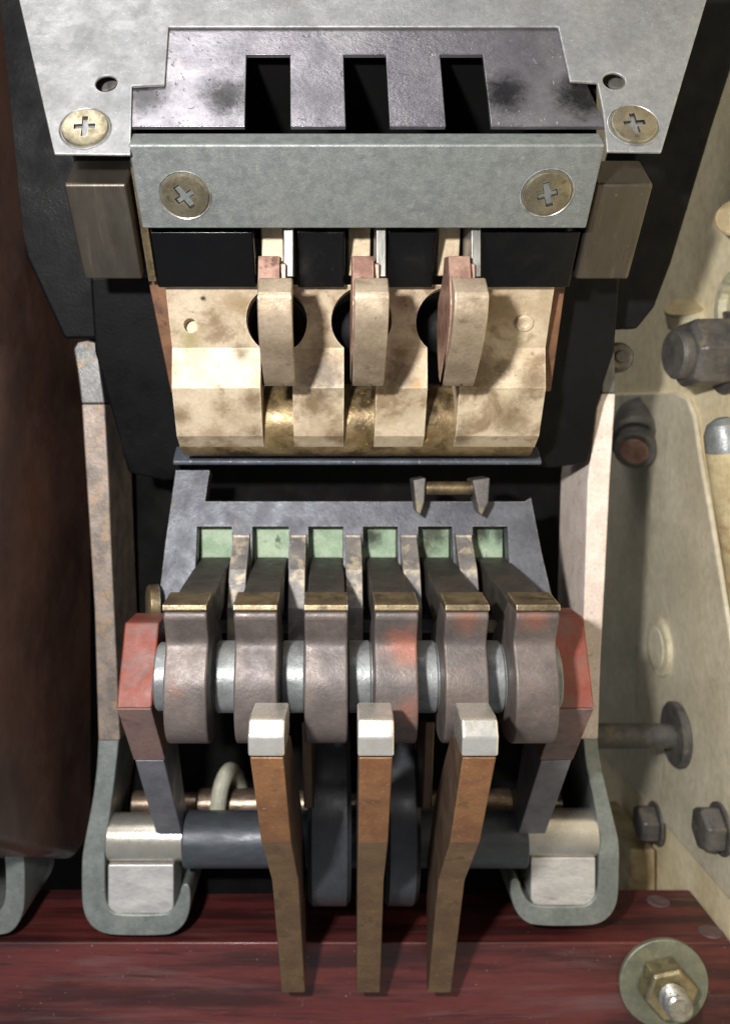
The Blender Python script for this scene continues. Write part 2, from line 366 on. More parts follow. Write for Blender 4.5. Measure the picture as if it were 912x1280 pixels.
# ------------------------------------------------------------------ things on the side wall
def peg(name, base, axis, segs, m, label, cat, n=36, spin=0.0, bevel=.0005):
    return link(name, lathe(base, axis, segs, n, spin), m, bevel=bevel, loc=Vector(base), label=label, cat=cat)

d0 = .345
t = thing('stop_pin', 'dark horizontal pin with round black flange fixed to the side wall', 'pin', Vector((SW - .002, d0, Z(918, d0))))
link('flange', cyl(Vector((SW - .0022, d0, Z(918, d0))), (-1, 0, 0), .0035, .0125, 48, .0006), M['darkbolt'], t)
link('pin_shank', cyl(Vector((SW - .005, d0, Z(920, d0))), (-1, 0, 0), .036, .0048, 32, .0005), M['darkbolt'], t)
for (px, py, r, lab) in ((812, 1029, .0078, 'smaller dark hex bolt head low on the side wall, nearer the pin'),
                         (893, 1036, .0080, 'dark hex bolt head low on the side wall at the right edge')):
    q = W(px + 8, py, .0022)
    t = thing('hex_bolt', lab, 'bolt', q, 'hex bolts low on the side wall')
    link('washer', cyl(q, (-1, 0, 0), .001, r * 1.12, 36), M['darkbolt'], t)
    link('bolt_head', lathe(q + Vector((-.001, 0, 0)), (-1, 0, 0), [(0, r), (.0060, r), (.0072, r * .85)], 6, R(20)), M['darkbolt'], t, bevel=.0008)
q = W(826, 809, .0022)
t = thing('wall_plug', 'pale round plug set upright in the olive wall sheet', 'plug', q)
link('rim', lathe(q, (-1, 0, 0), [(0, .0122), (.0018, .0118), (.0022, .0108)], 48), M['pale'], t)
link('centre', lathe(q + Vector((-.0022, 0, 0)), (-1, 0, 0), [(0, .0085), (.0004, .0080)], 40), M['olive'], t)
# big nut near the right edge
q = W(910, 441)
t = thing('large_hex_nut', 'large dark hex nut on a stud at the right edge', 'nut', q)
link('washer', cyl(q, (-1, 0, 0), .0022, .0145, 48, .0004), M['darkbolt'], t)
link('nut', lathe(q + Vector((-.002, 0, 0)), Vector((-1, -.12, -.03)), [(0, .0128), (.0125, .0128), (.0148, .0108)], 6, R(4)), M['darkbolt'], t, bevel=.0007)
link('stud', lathe(q + Vector((-.012, -.001, -.0004)), Vector((-1, -.12, -.03)), [(0, .0088), (.0075, .0088), (.0085, .0078)], 40), M['darkbolt'], t)
q = P(925, 385, .300); 
t = thing('washer_ring', 'pale washer ring cut off by the right edge above the dark nut', 'washer', Vector((SW, .300, q.z)))
link('ring', lathe(Vector((SW, .300, q.z)), (-1, 0, 0), [(0, .0125), (.0030, .0125), (.0036, .0117), (.0036, .0085), (.0010, .0080), (.0008, .0008)], 48), M['pale'], t)
t = thing('tan_knob', 'small flat tan round knob high on the cream wall', 'knob', Vector((SW, .292, Z(272, .292))))
link('stem', cyl(Vector((SW, .296, Z(274, .292))), (-1, -.2, 0), .008, .0035, 24), M['pale'], t)
link('knob_head', lathe(Vector((SW - .0045, .2935, Z(273, .292))), (-.65, -1, .15), [(0, .0058), (.0022, .0062), (.003, .0056)], 40), M['tan'], t)
q = P(846, 383, .335)
t = thing('capped_peg', 'short pale peg with tilted flat tan top by the large nut', 'peg', q)
link('peg_body', cyl(q + Vector((.006, .004, -.006)), Vector((-.34, -.46, .9)), .0068, .0079, 40, .0004), M['pale'], t)
link('peg_top', cyl(q + Vector((.006, .004, -.006)) + Vector((-.34, -.46, .9)).normalized() * .0069, Vector((-.34, -.46, .9)), .0008, .0080, 40, .0002), M['tan'], t)
link('peg_foot', tube([q + Vector((.006, .004, -.005)), q + Vector((.02, .012, -.012)), Vector((SW + .001, q.y + .03, q.z - .016))], .004), M['cream'], t)
q = P(800, 556, .375)
t = thing('dark_stud', 'black round stud with rusty brown tip beside the pale side strap', 'stud', q)
ax = Vector((-.50, -1, -.55))
link('collar', lathe(q + Vector((.004, .012, .006)), ax, [(-.01, .0118), (.010, .0118), (.013, .0105)], 40), M['darkbolt'], t)
link('neck', lathe(q + Vector((.004, .012, .006)) + ax.normalized() * .012, ax, [(0, .0086), (.007, .0086), (.0078, .0078)], 40), M['darkbolt'], t)
link('tip', lathe(q + Vector((.004, .012, .006)) + ax.normalized() * .0195, ax, [(0, .0058), (.0008, .0056), (.0012, .0045)], 32), M['copper'], t)
# mottled post at the right edge
q = P(908, 562, .280); q2 = P(944, 775, .286)
ax = (q - q2); hh = ax.length
post = thing('mottled_post', 'mottled cream rounded lever with bare grey top at the right edge', 'lever', q2)
link('post_body', lathe(q2, ax, [(0, .0074), (hh, .0066)], 40), M['rusty'], post)
link('post_top', lathe(q + ax.normalized() * .0001, ax, [(0, .0066), (.005, .0063), (.0085, .0048), (.0102, .002)], 40), M['rod'], post)
# block behind the beam
link('rusty_block', box(X(786, .37), SW - .0026, .37, .42, .0, Z(1062, .37)), M['rusty'], bevel=.001,
     label='rust-stained cream block just behind the right end of the beam', cat='block')

# ------------------------------------------------------------------ brown neighbouring housing at the left
v = []
def bw(d, x, py): return Vector((x, d, Z(py, d)))
fr, bk = (.215, -.0985), (.345, -.0925)
zb = [Z(1052, .255) - .0, Z(1066, .33)]
def xz(d, z): return Vector((-.0985 + (d - .215) / .13 * .006, d, z))
side = [xz(.215, .62), xz(.345, .62), xz(.345, .26 - .150), xz(.338, .26 - .1568), xz(.325, .26 - .1560), xz(.29, .26 - .1385), xz(.255, .26 - .1190), xz(.215, .26 - .098)]
link('brown_housing', extrude(side, Vector((-.12, 0, 0))), M['brownbox'], bevel=.004, seg=4,
     label='big dark brown bakelite housing filling the left edge', cat='housing')

# ------------------------------------------------------------------ black rear housing plate
link('rear_plate', box(-.079, .094, .335, .345, Z(1135, .335), Z(330, .335)), M['cavity'], bevel=.001,
     label='black plate closing the back of the mechanism', cat='plate')

# ================================================================== UPPER ASSEMBLY
SL = Plane(68, .220, 155, .2112)                  # sloping top of the upper block
spots = [(tuple(SL.p(283, 118, .0006)), .0078, (24, 24, 24), .93), (tuple(SL.p(181, 119, .0006)), .0070, (28, 28, 28), .88),
         (tuple(SL.p(629, 117, .0006)), .0072, (22, 22, 24), .9), (tuple(SL.p(727, 119, .0006)), .0078, (18, 18, 19), .95)]
M['slotted'] = mat('smoked_glossy_plate', (122, 119, 123), (104, 101, 107), .65, .25, 45, stain=(146, 142, 141), s2=60, st=(.52, .7), samt=.5,
                   speck=(40, 38, 40), s3=650, sp=(.70, .76), spamt=.8, spots=spots, edge=(60, 60, 62), bump=.22, bs=900, pitted=True)
outl = [(196, 15), (716, 15), (726, 90), (757, 158), (613.5, 158), (603, 68), (549.5, 68), (557, 158), (487, 158), (482, 68), (429, 68), (432, 158), (363, 158), (362.5, 68), (308, 68), (306, 158), (160, 158), (160, 90)]
link('slotted_plate', extrude([SL.p(a, b, .0006) for a, b in outl], -SL.n * .0012), M['slotted'], bevel=.0002,
     label='smoked grey glossy plate with three black rectangular slots at the top', cat='plate')
# black chamber added behind the slots to keep light out of them
ch_o = extrude([SL.p(170, 40, -.0047), SL.p(745, 40, -.0047), SL.p(745, 175, -.0047), SL.p(170, 175, -.0047)], -SL.n * .040)
ch_i = extrude([SL.p(180, 48, .0), SL.p(735, 48, .0), SL.p(735, 168, .0), SL.p(180, 168, .0)], -SL.n * .042)
link('slot_shade_chamber', cut(ch_o, [ch_i]), M['cavity'], label='black chamber added behind the three slots to keep them dark', cat='chamber')
cv = thing('cover_plate', 'light grey zinc cover plate with cut-out and screws across the top', 'plate', SL.p(107, 190))
cvo = [(19, -22), (68, 192), (163, 193), (165, 107), (206, 105), (211, 33), (697, 33), (712, 101), (746, 103), (754, 145), (758, 189), (826, 190), (889, -22)]
cme = extrude([SL.p(a, b, .0015) for a, b in cvo], -SL.n * .0008)
hole = [cyl(SL.p(a, b, .0015) - SL.n * .01, SL.n, .02, r, 32) for a, b, r in ((133, 104, .0026), (767, 101, .0027))]
cme = cut(cme, hole)
sheet = link('sheet', cme, M['zinc'], cv, bevel=.00035)
for (a, b) in ((133, 104), (767, 101)):
    link('threaded_hole', lathe(SL.p(a, b, -.004), SL.n, [(0, .0030), (.0006, .0030), (.0008, .0022), (.0010, .0004)], 28), M['steelstrip'], cv).parent = sheet
for (a, b, sp) in ((107, 161, 0.05), (791, 157, .12)):
    sw_ = link('screw', screw_mesh(SL.p(a, b, .0014), SL.n, .0056, sp, wear=.5), M['screw'], cv, smooth=30)
    link('countersink_rim', lathe(SL.p(a, b, .0014), SL.n, [(-.0004, .00605), (.00028, .00625), (.00034, .0061), (.00005, .00575), (-.0004, .0057)], 56), M['steelstrip'], cv, smooth=50).parent = sw_

# clamp bar
CB = Plane(181, .206, 285, .2215)
th = .0062
cb = thing('clamp_bar', 'thick grey galvanised bar with two screws below the slots', 'bar', P(455, 285, .2215))
tf, bf = P(412, 181, .206), P(412, 286, .2216)
pr = [(tf.y, tf.z), (bf.y, bf.z), (bf.y - CB.n.y * th, bf.z - CB.n.z * th), (tf.y - CB.n.y * th, tf.z - CB.n.z * th)]
link('bar', prism(pr, -.0472, .0645), M['galv'], cb, bevel=.0006, seg=3)
for (a, b, sp) in ((231, 244, R(32)), (683, 241, R(18))):
    sw_ = link('screw', screw_mesh(CB.p(a, b, .0), CB.n, .0059, sp, wear=1.0), M['screw'], cb, smooth=30)
    link('countersink_rim', lathe(CB.p(a, b, .0), CB.n, [(-.0004, .00635), (.00028, .0066), (.00034, .0064), (.00005, .0060), (-.0004, .0060)], 56), M['steelstrip'], cb, smooth=50).parent = sw_

# side blocks
def slant(y0, d0, y1, d1, thick):
    a, b = P(CX, y0, d0), P(CX, y1, d1); pl = Plane(y0, d0, y1, d1)
    return [(a.y, a.z), (b.y, b.z), (b.y - pl.n.y * thick, b.z - pl.n.z * thick), (a.y - pl.n.y * thick, a.z - pl.n.z * thick)]
for x0, x1, lab in ((-.0664, -.0506, 'tarnished brass block under the left end of the cover plate'), (.0662, .0806, 'tarnished brass block under the right end of the cover plate')):
    link('side_block', prism(slant(230, .219, 350, .238, .0135), x0, x1), M['bar'], bevel=.0009, seg=3, label=lab, cat='block', group='brass side blocks')
for x0, x1, lab in ((-.0500, -.0478, 'thin worn metal strip between left brass block and clamp bar'),):
    link('side_strip', prism(slant(200, .2195, 352, .243, .012), x0, x1), M['jawtop'], bevel=.0003, label=lab, cat='strip')

# black side rails
RL = Plane(0, .258, 420, .284)
for o_, lab in (([(-62, -25), (40, -25), (95, 200), (130, 424), (80, 424), (33, 322), (0, 200)], 'black insulating side rail left of the cover plate'),
                ([(850, -25), (950, -25), (890, 160), (839, 329), (818, 384), (796, 412), (742, 414), (790, 200)], 'black insulating side rail right of the cover plate')):
    link('side_rail', extrude([RL.p(a, b) for a, b in o_], -RL.n * .03), M['blackmat'], bevel=.0012, seg=3, label=lab, cat='rail', group='black side rails')
AR = Plane(355, .264, 590, .289)
for o_, lab in (([(112, 345), (222, 345), (228, 600), (205, 602), (160, 592), (140, 520), (118, 440)], 'black angled support arm left of the brass contact block'),
                ([(668, 345), (775, 345), (768, 440), (748, 500), (735, 580), (690, 586), (664, 584)], 'black angled support arm right of the brass contact block')):
    link('support_arm', extrude([AR.p(a, b) for a, b in o_], -AR.n * .022), M['blackmat'], bevel=.0012, seg=3, label=lab, cat='arm', group='black support arms')

# brown fibre board behind the brass
FB = Plane(345, .2485, 480, .2630)
for o_, lab in (([(184, 345), (240, 345), (240, 492), (214, 492)], 'brown fibre board edge showing left of the brass block'), ([(650, 345), (708, 345), (688, 490), (650, 490)], 'brown fibre board edge showing right of the brass block')):
    link('fibre_board', extrude([FB.p(a, b) for a, b in o_], -FB.n * .006), M['fibre'], bevel=.0004, label=lab, cat='board', group='brown fibre boards')

# insulating blocks
for a, b, lab in ((187, 316, 'wide glossy black block at the left under the clamp bar'), (370, 431, 'small glossy black block between left and middle contact fingers'),
                  (484, 546, 'small glossy black block between middle and right contact fingers'), (599, 726, 'wide glossy black block at the right under the clamp bar')):
    pr = slant(290, .2285, 360, .2400, .007)
    link('insulating_block', prism(pr, X(a, .2285), X(b, .2285)), M['black'], bevel=.0005, seg=3, label=lab, cat='block', group='glossy black insulating blocks')

# brass contact block
FX = (-.01342, .01028, .03458); SX = (-.0153, .0087, .0327)
bsp = [(tuple(P(400, 432, .252)), .004, (88, 70, 46), .5), (tuple(P(405, 470, .254)), .0075, (74, 66, 62), .75), (tuple(P(500, 470, .254)), .006, (92, 76, 56), .7),
       (tuple(P(600, 465, .254)), .008, (92, 74, 52), .75), (tuple(P(640, 525, .258)), .007, (98, 78, 54), .6), (tuple(P(300, 440, .253)), .003, (60, 50, 40), .7),
       (tuple(P(520, 482, .2545)), .0016, (196, 122, 52), .9), (tuple(P(254, 373, .2455)), .0010, (20, 20, 18), .95), (tuple(P(238, 425, .252)), .0035, (150, 140, 84), .6),
       (tuple(P(630, 460, .254)), .0035, (86, 70, 50), .7), (tuple(P(318, 545, .26)), .004, (96, 74, 46), .7), (tuple(P(270, 545, .26)), .004, (120, 92, 58), .5),
       (tuple(P(318, 500, .256)), .0045, (104, 82, 52), .75), (tuple(P(225, 520, .257)), .004, (110, 88, 58), .6), (tuple(P(395, 505, .2555)), .005, (112, 92, 66), .6), (tuple(P(665, 480, .2545)), .006, (96, 76, 50), .7),
       (tuple(P(575, 548, .262)), .005, (92, 72, 46), .7), (tuple(P(425, 548, .262)), .005, (104, 80, 50), .6), (tuple(P(500, 440, .2535)), .004, (112, 90, 60), .6), (tuple(P(620, 385, .247)), .008, (120, 92, 58), .6), (tuple(P(300, 380, .2465)), .005, (140, 112, 70), .5)]
M['brass'] = mat('aged_cast_brass', (202, 186, 160), (178, 160, 133), .32, .60, 90, rvar=.1, grain=.14, stain=(120, 96, 66), s2=85, st=(.50, .66), samt=.72, brush=((138, 114, 82), (.35, 1.6, 1.6), .60, .74, .35), speck=(92, 72, 46), s3=700, sp=(.66, .74), spamt=.6,
                 edge=(246, 236, 206), eamt=.85, spots=bsp, bump=.28, bs=1100)
bp = zz([(356, .2432), (435, .2538), (485, .2532), (545, .2616), (559, .2672)]) + [(.276, Z(557, .2672)), (.276, Z(440, .2538)), (.2640, Z(400, .250)), (.2525, Z(356, .2432))]
# keep the back roughly parallel to the front
bp = zz([(356, .2432), (435, .2538), (485, .2532), (545, .2616), (559, .2672)])
bk_ = [(.279, bp[4][1]), (.2755, bp[2][1]), (.2605, bp[1][1]), (.2480, bp[0][1])]
body = prism(bp + bk_, -.0454, .0621)
ct = []
for sx in SX:
    ct.append(box(sx - .0046, sx + .0046, .20, .30, H - .05, Z(412, .250)))
    ct.append(cyl(Vector((sx + .0003, .20, Z(401, .249))), (0, 1, 0), .12, .0086, 40))
ct.append(cyl(P(238, 407, .25) + Vector((0, -.02, 0)), (0, 1, 0), .024, .0019, 24))
body = cut(body, ct)
bb = thing('brass_contact_block', 'pale aged brass contact block with three slots and dark stains', 'contact block', P(455, 559, .2672))
link('body', body, M['brass'], bb, bevel=.00045, seg=2)
link('roller', cyl(Vector((-.0450, .2745, Z(524, .262))), (1, 0, 0), .1067, .0112, 48), M['rollerbrass'], bb)
for sx in SX:
    link('bushing', lathe(Vector((sx + .0003, .272, Z(399, .249))), (0, -1, 0), [(0, .0087), (.006, .0087), (.0075, .0080), (.0092, .0060), (.0102, .0035), (.0106, .0008)], 36), M['blackmat'], bb)
link('rivet', lathe(P(655, 404, .2492), Plane(362, .2438, 435, .2538).n, [(-.001, .0026), (.0002, .0026), (.0006, .0022), (.0006, .0012), (.0002, .0010), (.0002, .0001)], 28), M['brass'], bb)

# contact fingers
names = ('leftmost', 'middle', 'rightmost')
for i, fx in enumerate(FX):
    t = thing('contact_finger', '%s of the three curved brass contact fingers on the brass block' % names[i], 'contact finger', Vector((fx, .236, Z(478, .2355))), 'curved brass contact fingers')
    front = zz([(347, .2190), (366, .2143), (372, .2141)]) + cat_rom(zz([(372, .2141), (400, .2163), (430, .2215), (455, .2285), (479, .2362)]), 5)[1:]
    inner = [(d + .0048, z - .0008) for d, z in front]
    inner[0] = (front[0][0] + .0042, front[0][1] - .0004)
    inner[-1] = (front[-1][0] + .0022, front[-1][1] - .0006)
    link('finger_body', prism(front + inner[::-1], fx - .00425, fx + .00425), M['finger'], t, bevel=.0005, seg=3)
    # copper layer behind the brass, topped by the copper contact tip
    rear = [(d + .00005, z) for d, z in inner]
    o = [(.2225, Z(322, .2245)), ] + rear[1:] + [(.2425, Z(470, .241)), (.2455, Z(440, .2455)), (.2470, Z(410, .247)), (.2440, Z(375, .240)), (.2335, Z(345, .2335)), (.2310, Z(322, .231))]
    cbk = link('copper_backing', prism(o, fx - .0046, fx + .0008), M['copper'], t, bevel=.0004)
    tsh = link('tip_shoulder', prism([(.2236, Z(330, .2240)), (.2236, Z(350, .2236)), (.2315, Z(350, .2315)), (.2300, Z(326, .230))], fx + .00085, fx + .0023), M['copper'], t, bevel=.0003)
    tsh.parent = cbk
    # steel guide strip and brass tube seen above the tip
    link('guide_strip', prism([(.2255, Z(282, .2255)), (.2255, Z(346, .2255)), (.2400, Z(346, .240)), (.2400, Z(282, .240))], fx + .0016, fx + .0041), M['steelstrip'], t, bevel=.0003)
    link('feed_bar', prism([(.2375, Z(280, .2375)), (.2425, Z(345, .2425)), (.2475, Z(345, .2475)), (.2440, Z(280, .244))], fx - .0052, fx + .0008), M['brass'], t, bevel=.0004)

# slate plate under the brass
link('base_plate', prism([(.2850, Z(558, .285)), (.2790, Z(576.5, .279)), (.2795, Z(581, .2795)), (.310, Z(581, .2795)), (.310, Z(558, .285))], X(216, .279), X(677, .279)), M['plate_strip'], bevel=.0005,
     label='slate grey plate edge directly under the brass contact block', cat='plate')

# ================================================================== SIDE STRAPS
ST = Plane(430, .288, 922, .2985)
for o_, m_, lab in (([(102, 505), (131, 505), (136, 600), (140, 700), (147, 850), (150, 926), (123, 926), (118, 760), (108, 600)], 'sidegrey', 'worn rusty grey upright strap at the left'),
                    ([(751, 492), (769, 492), (762, 600), (756, 720), (750, 831), (747, 924), (722, 924), (728, 800), (734, 600), (745, 510)], 'sidecream', 'pale pinkish cream upright strap at the right')):
    cxm = sum(p[0] for p in o_) / len(o_)
    t = thing('side_strap', lab, 'strap', ST.p(cxm, 926), 'upright side straps')
    link('strap', extrude([ST.p(a, b) for a, b in o_], Vector((0, .034, 0))), M[m_], t, bevel=.0006)
    if m_ == 'sidegrey': e = [(92, 436), (97, 427), (110, 425), (121, 428), (126, 470), (131, 504.5), (102, 504.5), (97, 465)]
    else: e = [(752, 470), (760, 440), (768, 440), (769, 491.5), (751, 491.5)]
    link('strap_end', extrude([ST.p(a, b) for a, b in e], Vector((0, .034, 0))), M['strap_end'], t, bevel=.0006)
q = P(775, 446, .30)
link('pivot_pin', lathe(q + Vector((0, .012, 0)), (0, -1, 0), [(0, .0052), (.010, .0052), (.012, .0042), (.012, .0022), (.0128, .0018)], 32), M['darkbolt'], bevel=.0003,
     label='small round rusty pin head at the top of the pale strap', cat='pin')

# ================================================================== LOWER CONTACT FRAME
CF = Plane(590, .287, 720, .2785)
win = [(246, 290), (315, 361), (385, 429), (453, 497), (522, 565), (590, 634)]
fr_o = [(220, 588), (262, 588), (256, 627), (655, 627), (663, 622), (676, 690), (690, 750), (688, 790), (200, 790), (200, 740), (207, 680)]
fme = extrude([CF.p(a, b) for a, b in fr_o], -CF.n * .007)
cw = []
for a, b in win:
    q = [CF.p(a, 658, .01), CF.p(b, 658, .01), CF.p(b + (b - CX) * .03, 790, .01), CF.p(a + (a - CX) * .03, 790, .01)]
    # straight cut backwards
    q = [CF.p(a, 658), CF.p(b, 658)]
    lowz = CF.p(a, 775)
    cw.append(box(CF.p(a, 658).x, CF.p(b, 658).x, .25, .32, lowz.z, CF.p(a, 658).z))
fme = cut(fme, cw)
cf = thing('contact_carrier', 'blue grey metal carrier with six green windows behind the jaws', 'carrier', CF.p(445, 790))
link('frame_body', fme, M['casting'], cf, bevel=.0006)
for a, b in win:
    zc = CF.p((a + b) / 2, 680)
    link('window_pad', box(CF.p(a, 658).x + .0001, CF.p(b, 658).x - .0001, .2905, .2935, CF.p(a, 720).z, CF.p(a, 652).z), M['verd'], cf)
for k in range(5):
    a = win[k][1]; b = win[k + 1][0]
    x0, x1 = CF.p(a, 658).x + .0006, CF.p(b, 658).x - .0006
    link('fin', prism([(CF.p(a, 668).y - .0005, CF.p(a, 668).z), (.2695, Z(712, .2695)), (.2640, Z(760, .264)), (.2640, Z(828, .264)), (.280, Z(828, .264)), (.2805, CF.p(a, 668).z)], x0, x1), M['fin'], cf, bevel=.0006)
# latch
lt = thing('latch', 'small dark forked latch with brass cross bar above the windows', 'latch', P(564, 648, .276))
for a, b in ((516, 532), (590, 612)):
    c = (a + b) / 2; s_ = 1 if c > 560 else 0
    prl = [P(a, 600, .2745), P(b, 597, .2745), P(b - 2, 628, .2745), P((a + b) / 2 + 1, 645, .2745), P(a + 4 + s_ * 4, 640, .2745)]
    link('cheek', extrude(prl, Vector((0, .012, 0))), M['darkbolt'], lt, bevel=.0005)
link('cross_bar', cyl(P(532, 610, .279), (1, 0, 0), X(592, .279) - X(532, .279), .0021, 24), M['jawtop'], lt)

# jaws
JX = [-.0367 + k * .01788 for k in range(6)]
ordn = ('first', 'second', 'third', 'fourth', 'fifth', 'sixth')
jfeat = ('beside the left red arm', 'above the left lever', 'left of the middle lever', 'with an orange-red smear on its front', 'right of the middle lever', 'beside the right red arm')
jspots = [(tuple(P(508, 806, .2262)), .0062, (146, 92, 75), .75), (tuple(P(512, 885, .2245)), .0048, (138, 88, 72), .65), (tuple(P(583, 775, .2232)), .0045, (128, 84, 68), .6), (tuple(P(668, 775, .2232)), .0045, (134, 84, 66), .6)]
M['jaw'] = mat('oxidised_copper_jaw', (101, 91, 86), (82, 75, 73), .3, .5, 90, stain=(128, 88, 72), s2=70, st=(.58, .74), samt=.5, speck=(150, 138, 132), s3=1100, sp=(.68, .78), spamt=.4, edge=(158, 136, 118), spots=jspots, bump=.3, bs=1100)
for k, jx in enumerate(JX):
    t = thing('contact_jaw', '%s oxidised copper contact jaw from the left, %s' % (ordn[k], jfeat[k]), 'contact jaw', Vector((jx, .24, H - .0815)), 'row of six oxidised contact jaws')
    hd = [(.2345, -.0440), (.2232, -.0446), (.2229, -.0462)]
    fc = cat_rom([(.2229, -.0462), (.2250, -.0500), (.2264, -.0535), (.2248, -.0575), (.2228, -.0625), (.2226, -.0685), (.2240, -.0745), (.2275, -.0790), (.2330, -.0812), (.2400, -.0818), (.2480, -.0795), (.2545, -.0735), (.2575, -.0660), (.2565, -.0590), (.2520, -.0545), (.2470, -.0520)], 4)
    prj = hd + fc[1:] + [(.2420, -.0500), (.2375, -.0465)]
    wj = .00555
    jb = link('jaw_body', prism([(d, H + z) for d, z in prj], jx - wj, jx + wj), M['jaw'], t, bevel=.0007, seg=3)
    cap = [(.2338, -.0414), (.2226, -.0427), (.2224, -.0441), (.2231, -.04455), (.2346, -.0439)]
    cp = link('contact_cap', prism([(d, H + z) for d, z in cap], jx - wj - .0001, jx + wj + .0001), M['jawtop'], t, bevel=.0003)
    cp.parent = jb
    arm = [(.2365, -.0440), (.2500, -.0425), (.2700, -.0408), (.2895, -.0398), (.2895, -.0490), (.2700, -.0500), (.2520, -.0535), (.2440, -.0530), (.2390, -.0480)]
    link('jaw_arm', prism([(d, H + z) for d, z in arm], jx - wj * .93, jx + wj * .93), M['jawarm'], t, bevel=.0005)
pv = thing('pivot_rod', 'grey steel pivot rod passing between the six jaws', 'rod', Vector((0.005, .243, H - .0758)))
link('rod', cyl(Vector((-.0472, .2432, H - .0664)), (1, 0, 0), .1095, .0092, 48, .0005), M['rod'], pv)
for k in range(5):
    xa, xb = JX[k] + .0058, JX[k + 1] - .0058
    link('spacer', cyl(Vector((xa, .2432, H - .0664)), (1, 0, 0), xb - xa, .0097, 48, .0004), M['rod'], pv)
link('frame_pin', lathe(P(199, 755, .2745), (-1, -.3, 0), [(0, .0062), (.003, .0062), (.0038, .0052)], 32), M['jawtop'],
     label='round brassy pin end left of the first jaw', cat='pin', bevel=.0003)

# red ended arms
for x0, x1, lab in ((-.0590, -.0491, 'bent insulating arm with brick red end, left of the jaws'), (.0627, .0731, 'bent insulating arm with brick red end, right of the jaws')):
    t = thing('insulating_lever', lab, 'arm', Vector(((x0 + x1) / 2, .294, Z(1040, .296))), 'red-ended insulating arms')
    A_, B_ = zz([(778 if x0 < 0 else 771, .2535), (886, .2430)])
    C_ = zz([(950, .2640)])[0]; D_ = zz([(1042, .2960)])[0]
    back = lambda p, k: (p[0] + k, p[1])
    link('red_end', prism([A_, B_, (B_[0] + .020, B_[1] + .004), (A_[0] + .014, A_[1])], x0, x1), M['red'], t, bevel=.0007, seg=3)
    link('brown_leg', prism([(B_[0] + .0001, B_[1] - .0001), C_, (C_[0] + .020, C_[1] + .004), (B_[0] + .0201, B_[1] + .0037)], x0 + .0002, x1 - .0002), M['redleg'], t, bevel=.0004)
    s = 1 if x0 < 0 else -1
    link('grey_leg', prism([(C_[0], C_[1] - .0002), D_, (D_[0] + .012, D_[1]), (C_[0] + .0200, C_[1] + .0036)], x0 + .0006, x1 - .0006), M['greyleg'], t, bevel=.0004)

# ================================================================== LEVERS
LX = (-.01424, .0104, .0338)
for i, lx in enumerate(LX):
    t = thing('contact_lever', '%s of the three brown copper levers with silver contact tips' % names[i], 'lever', Vector((lx, .29, Z(1241, .290))), 'brown copper levers')
    hw = .00388; sh = .025; d0 = .199
    fr_ = zz([(947, .1990), (1053, .2245), (1102, .2550), (1241, .2900)])
    m1, m2 = fr_[1], fr_[2]
    bk_ = [(.2945, fr_[3][1]), (.2950, H - .165), (.2925, H - .142), (.268, H - .112), (.236, H - .086), (.222, H - .0755), (.2135, H - .0725)]
    # one continuous blade with facets of different tarnish on the front
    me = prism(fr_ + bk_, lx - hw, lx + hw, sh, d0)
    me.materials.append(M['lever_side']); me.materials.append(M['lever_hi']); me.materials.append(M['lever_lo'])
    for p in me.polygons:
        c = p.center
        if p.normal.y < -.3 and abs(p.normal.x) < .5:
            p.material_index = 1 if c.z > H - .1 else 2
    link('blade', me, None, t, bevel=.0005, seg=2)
    tipf = zz([(886, .2065), (893, .2015), (900, .1990), (922, .1972), (946, .1982)])
    tip = tipf + [(.2135, tipf[-1][1]), (.2140, H - .067), (.2115, tipf[0][1])]
    link('contact_tip', prism(tip, lx - hw - .00025, lx + hw + .00025, sh, d0), M['silver'], t, bevel=.0006, seg=3)
    if i != 1:
        s = -1 if i else 1
        xa = lx + s * (hw + .0008); xb = lx + s * (hw + .0036)
        lp = zz([(902, .2560), (1010, .2660), (1010, .290), (902, .290)])
        link('link_plate', prism(lp, min(xa, xb), max(xa, xb), sh, d0), M['lever_side'], t, bevel=.0005)

# drum and shaft
dr = thing('cam_drum', 'black round drum on the shaft behind the middle lever', 'drum', Vector((.011, .307, H - .1285 - .028)))
for a, b in ((-.0070, .0068), (.0176, .0286)):
    link('disc', lathe(Vector((a, .304, H - .1285)), (1, 0, 0), [(0, .0285), (.0014, .0300), (b - a - .0014, .0300), (b - a, .0285)], 72), M['drum'], dr)
sa = thing('main_shaft', 'dark horizontal shaft with bright sleeves at both ends', 'shaft', Vector((.0, .303, H - .1520)))
sz = Z(1064, .2945)
link('shaft_bar', cyl(Vector((X(228, .2965), .3035, sz)), (1, 0, 0), X(660, .2965) - X(228, .2965), .0092, 48, .0004), M['shaft'], sa)
link('sleeve', cyl(Vector((X(133, .300), .3060, Z(1060, .2975))), (1, 0, 0), X(228, .2985) - X(133, .300), .0078, 48, .0004), M['sleeve'], sa)
link('sleeve', cyl(Vector((X(658, .2985), .3060, Z(1054, .2975))), (1, 0, 0), X(748, .300) - X(658, .2985), .0078, 48, .0004), M['sleeve'], sa)
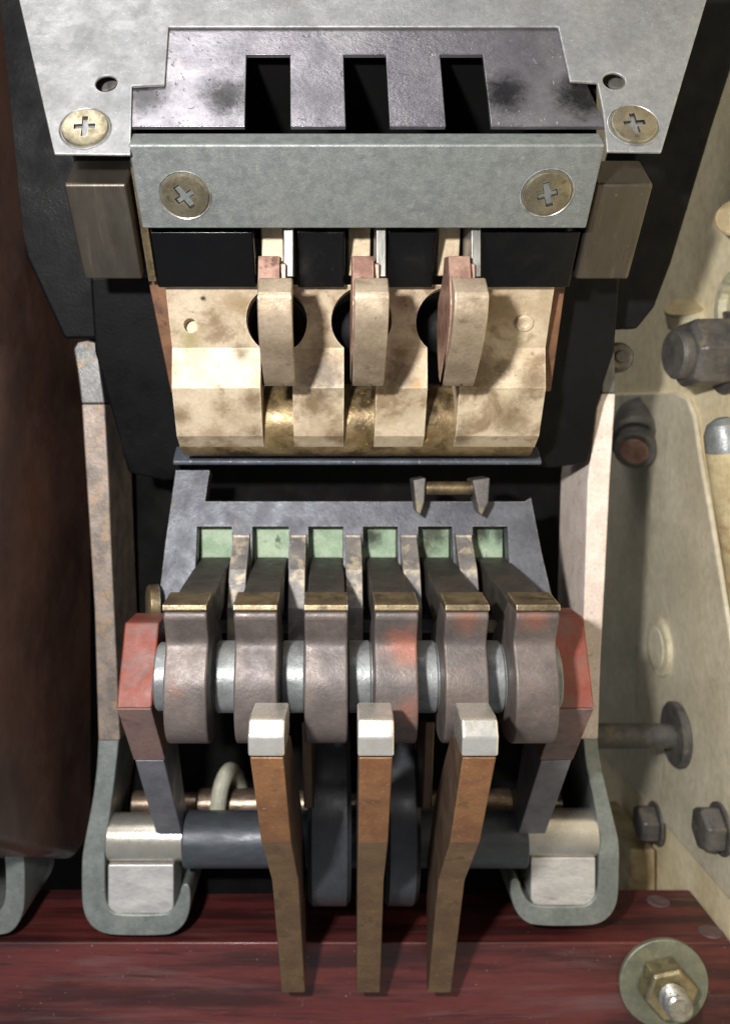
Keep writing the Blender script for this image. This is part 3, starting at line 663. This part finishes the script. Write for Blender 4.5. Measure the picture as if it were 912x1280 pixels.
# rear rod and wire loop
rr = thing('rear_rod', 'bronze coloured rod with collars behind the shaft', 'rod', Vector((0, .335, Z(1030, .325))))
rz = Z(1011, .322)
for a, b, r in ((163, 222, .0046), (222, 246, .0040), (246, 330, .0054), (330, 580, .0046), (580, 642, .0054), (642, 705, .0046)):
    link('rod_section', cyl(Vector((X(a, .322), .3265, rz)), (1, 0, 0), X(b, .322) - X(a, .322) - .0002, r, 36, .0004), M['rearrod'], rr)
wp = cat_rom([(268, 1062, .3165), (271, 1020, .3150), (276, 985, .3165), (284, 966, .320), (291, 964, .326), (298, 978, .333), (302, 1005, .3335)], 6)
link('wire_loop', tube([P(*p) for p in wp], .0029), M['wire'], label='pale sleeved wire looped over the rear rod at the left', cat='wire')

# ------------------------------------------------------------------ brackets
def rnd(pts, n=2):
    for _ in range(n):
        q = [pts[0]]
        for a, b in zip(pts[:-1], pts[1:]):
            q += [tuple(.75 * u + .25 * v for u, v in zip(a, b)), tuple(.25 * u + .75 * v for u, v in zip(a, b))]
        pts = q + [pts[-1]]
    return pts
def bracket(outline, block, lab, depth=.034, d=.3000):
    outline = rnd(outline)
    t = thing('bracket', lab, 'bracket', Vector((sum(X(p[0], d) for p in outline) / len(outline), d, min(Z(p[1], d) for p in outline))), 'zinc shaft brackets')
    link('bracket_plate', extrude([P(a, b, d) for a, b in outline], Vector((0, depth, 0))), M['bracket'], t, bevel=.0007, seg=3, smooth=50)
    if block:
        a, b, c, e = block
        bl = [P(a, c, d + .001), P(b, c, d + .001), P(b, e - 8, d + .001), P(b - 3, e - 2, d + .001), P(b - 9, e, d + .001), P(a + 9, e, d + .001), P(a + 3, e - 2, d + .001), P(a, e - 8, d + .001)]
        link('seat_block', extrude(bl, Vector((0, .016, 0))), M['whiteblk'], t, bevel=.0005)
    return t
lo_ = [(123, 922), (121, 960), (116, 1000), (105, 1055), (102, 1078), (102, 1125), (105, 1143), (113, 1158), (127, 1167), (145, 1170), (205, 1170), (220, 1166), (232, 1154), (238, 1136), (238, 1106),
       (228, 1104), (224, 1122), (216, 1138), (205, 1143.5), (148, 1143.5), (138, 1139), (132, 1128), (130.5, 1110), (131, 1062), (140, 1000), (145, 960), (149, 922)]
bracket(lo_, (135, 217, 1081, 1142), 'zinc plated curved bracket holding the left end of the shaft')
ro_ = [(728, 920), (732, 960), (742, 1000), (748, 1040), (748, 1105), (744, 1122), (735, 1131), (724, 1133.5), (672, 1133.5), (661, 1129), (652, 1116), (648, 1098), (637, 1098), (637, 1118), (643, 1138), (653, 1151), (668, 1158),
       (735, 1158), (752, 1154), (765, 1143), (772, 1126), (773, 1100), (774, 1055), (768, 1030), (757, 985), (749, 950), (746, 920)]
bracket(ro_, (663, 744, 1072, 1132), 'zinc plated curved bracket holding the right end of the shaft')
l2 = [(-60, 1172), (5, 1170), (18, 1163), (27, 1148), (31, 1130), (31, 1080), (28, 1060), (4, 1060), (7, 1085), (7, 1122), (2, 1136), (-8, 1143), (-60, 1144)]
bracket(l2, None, 'partly hidden zinc bracket of the next unit at the left edge')
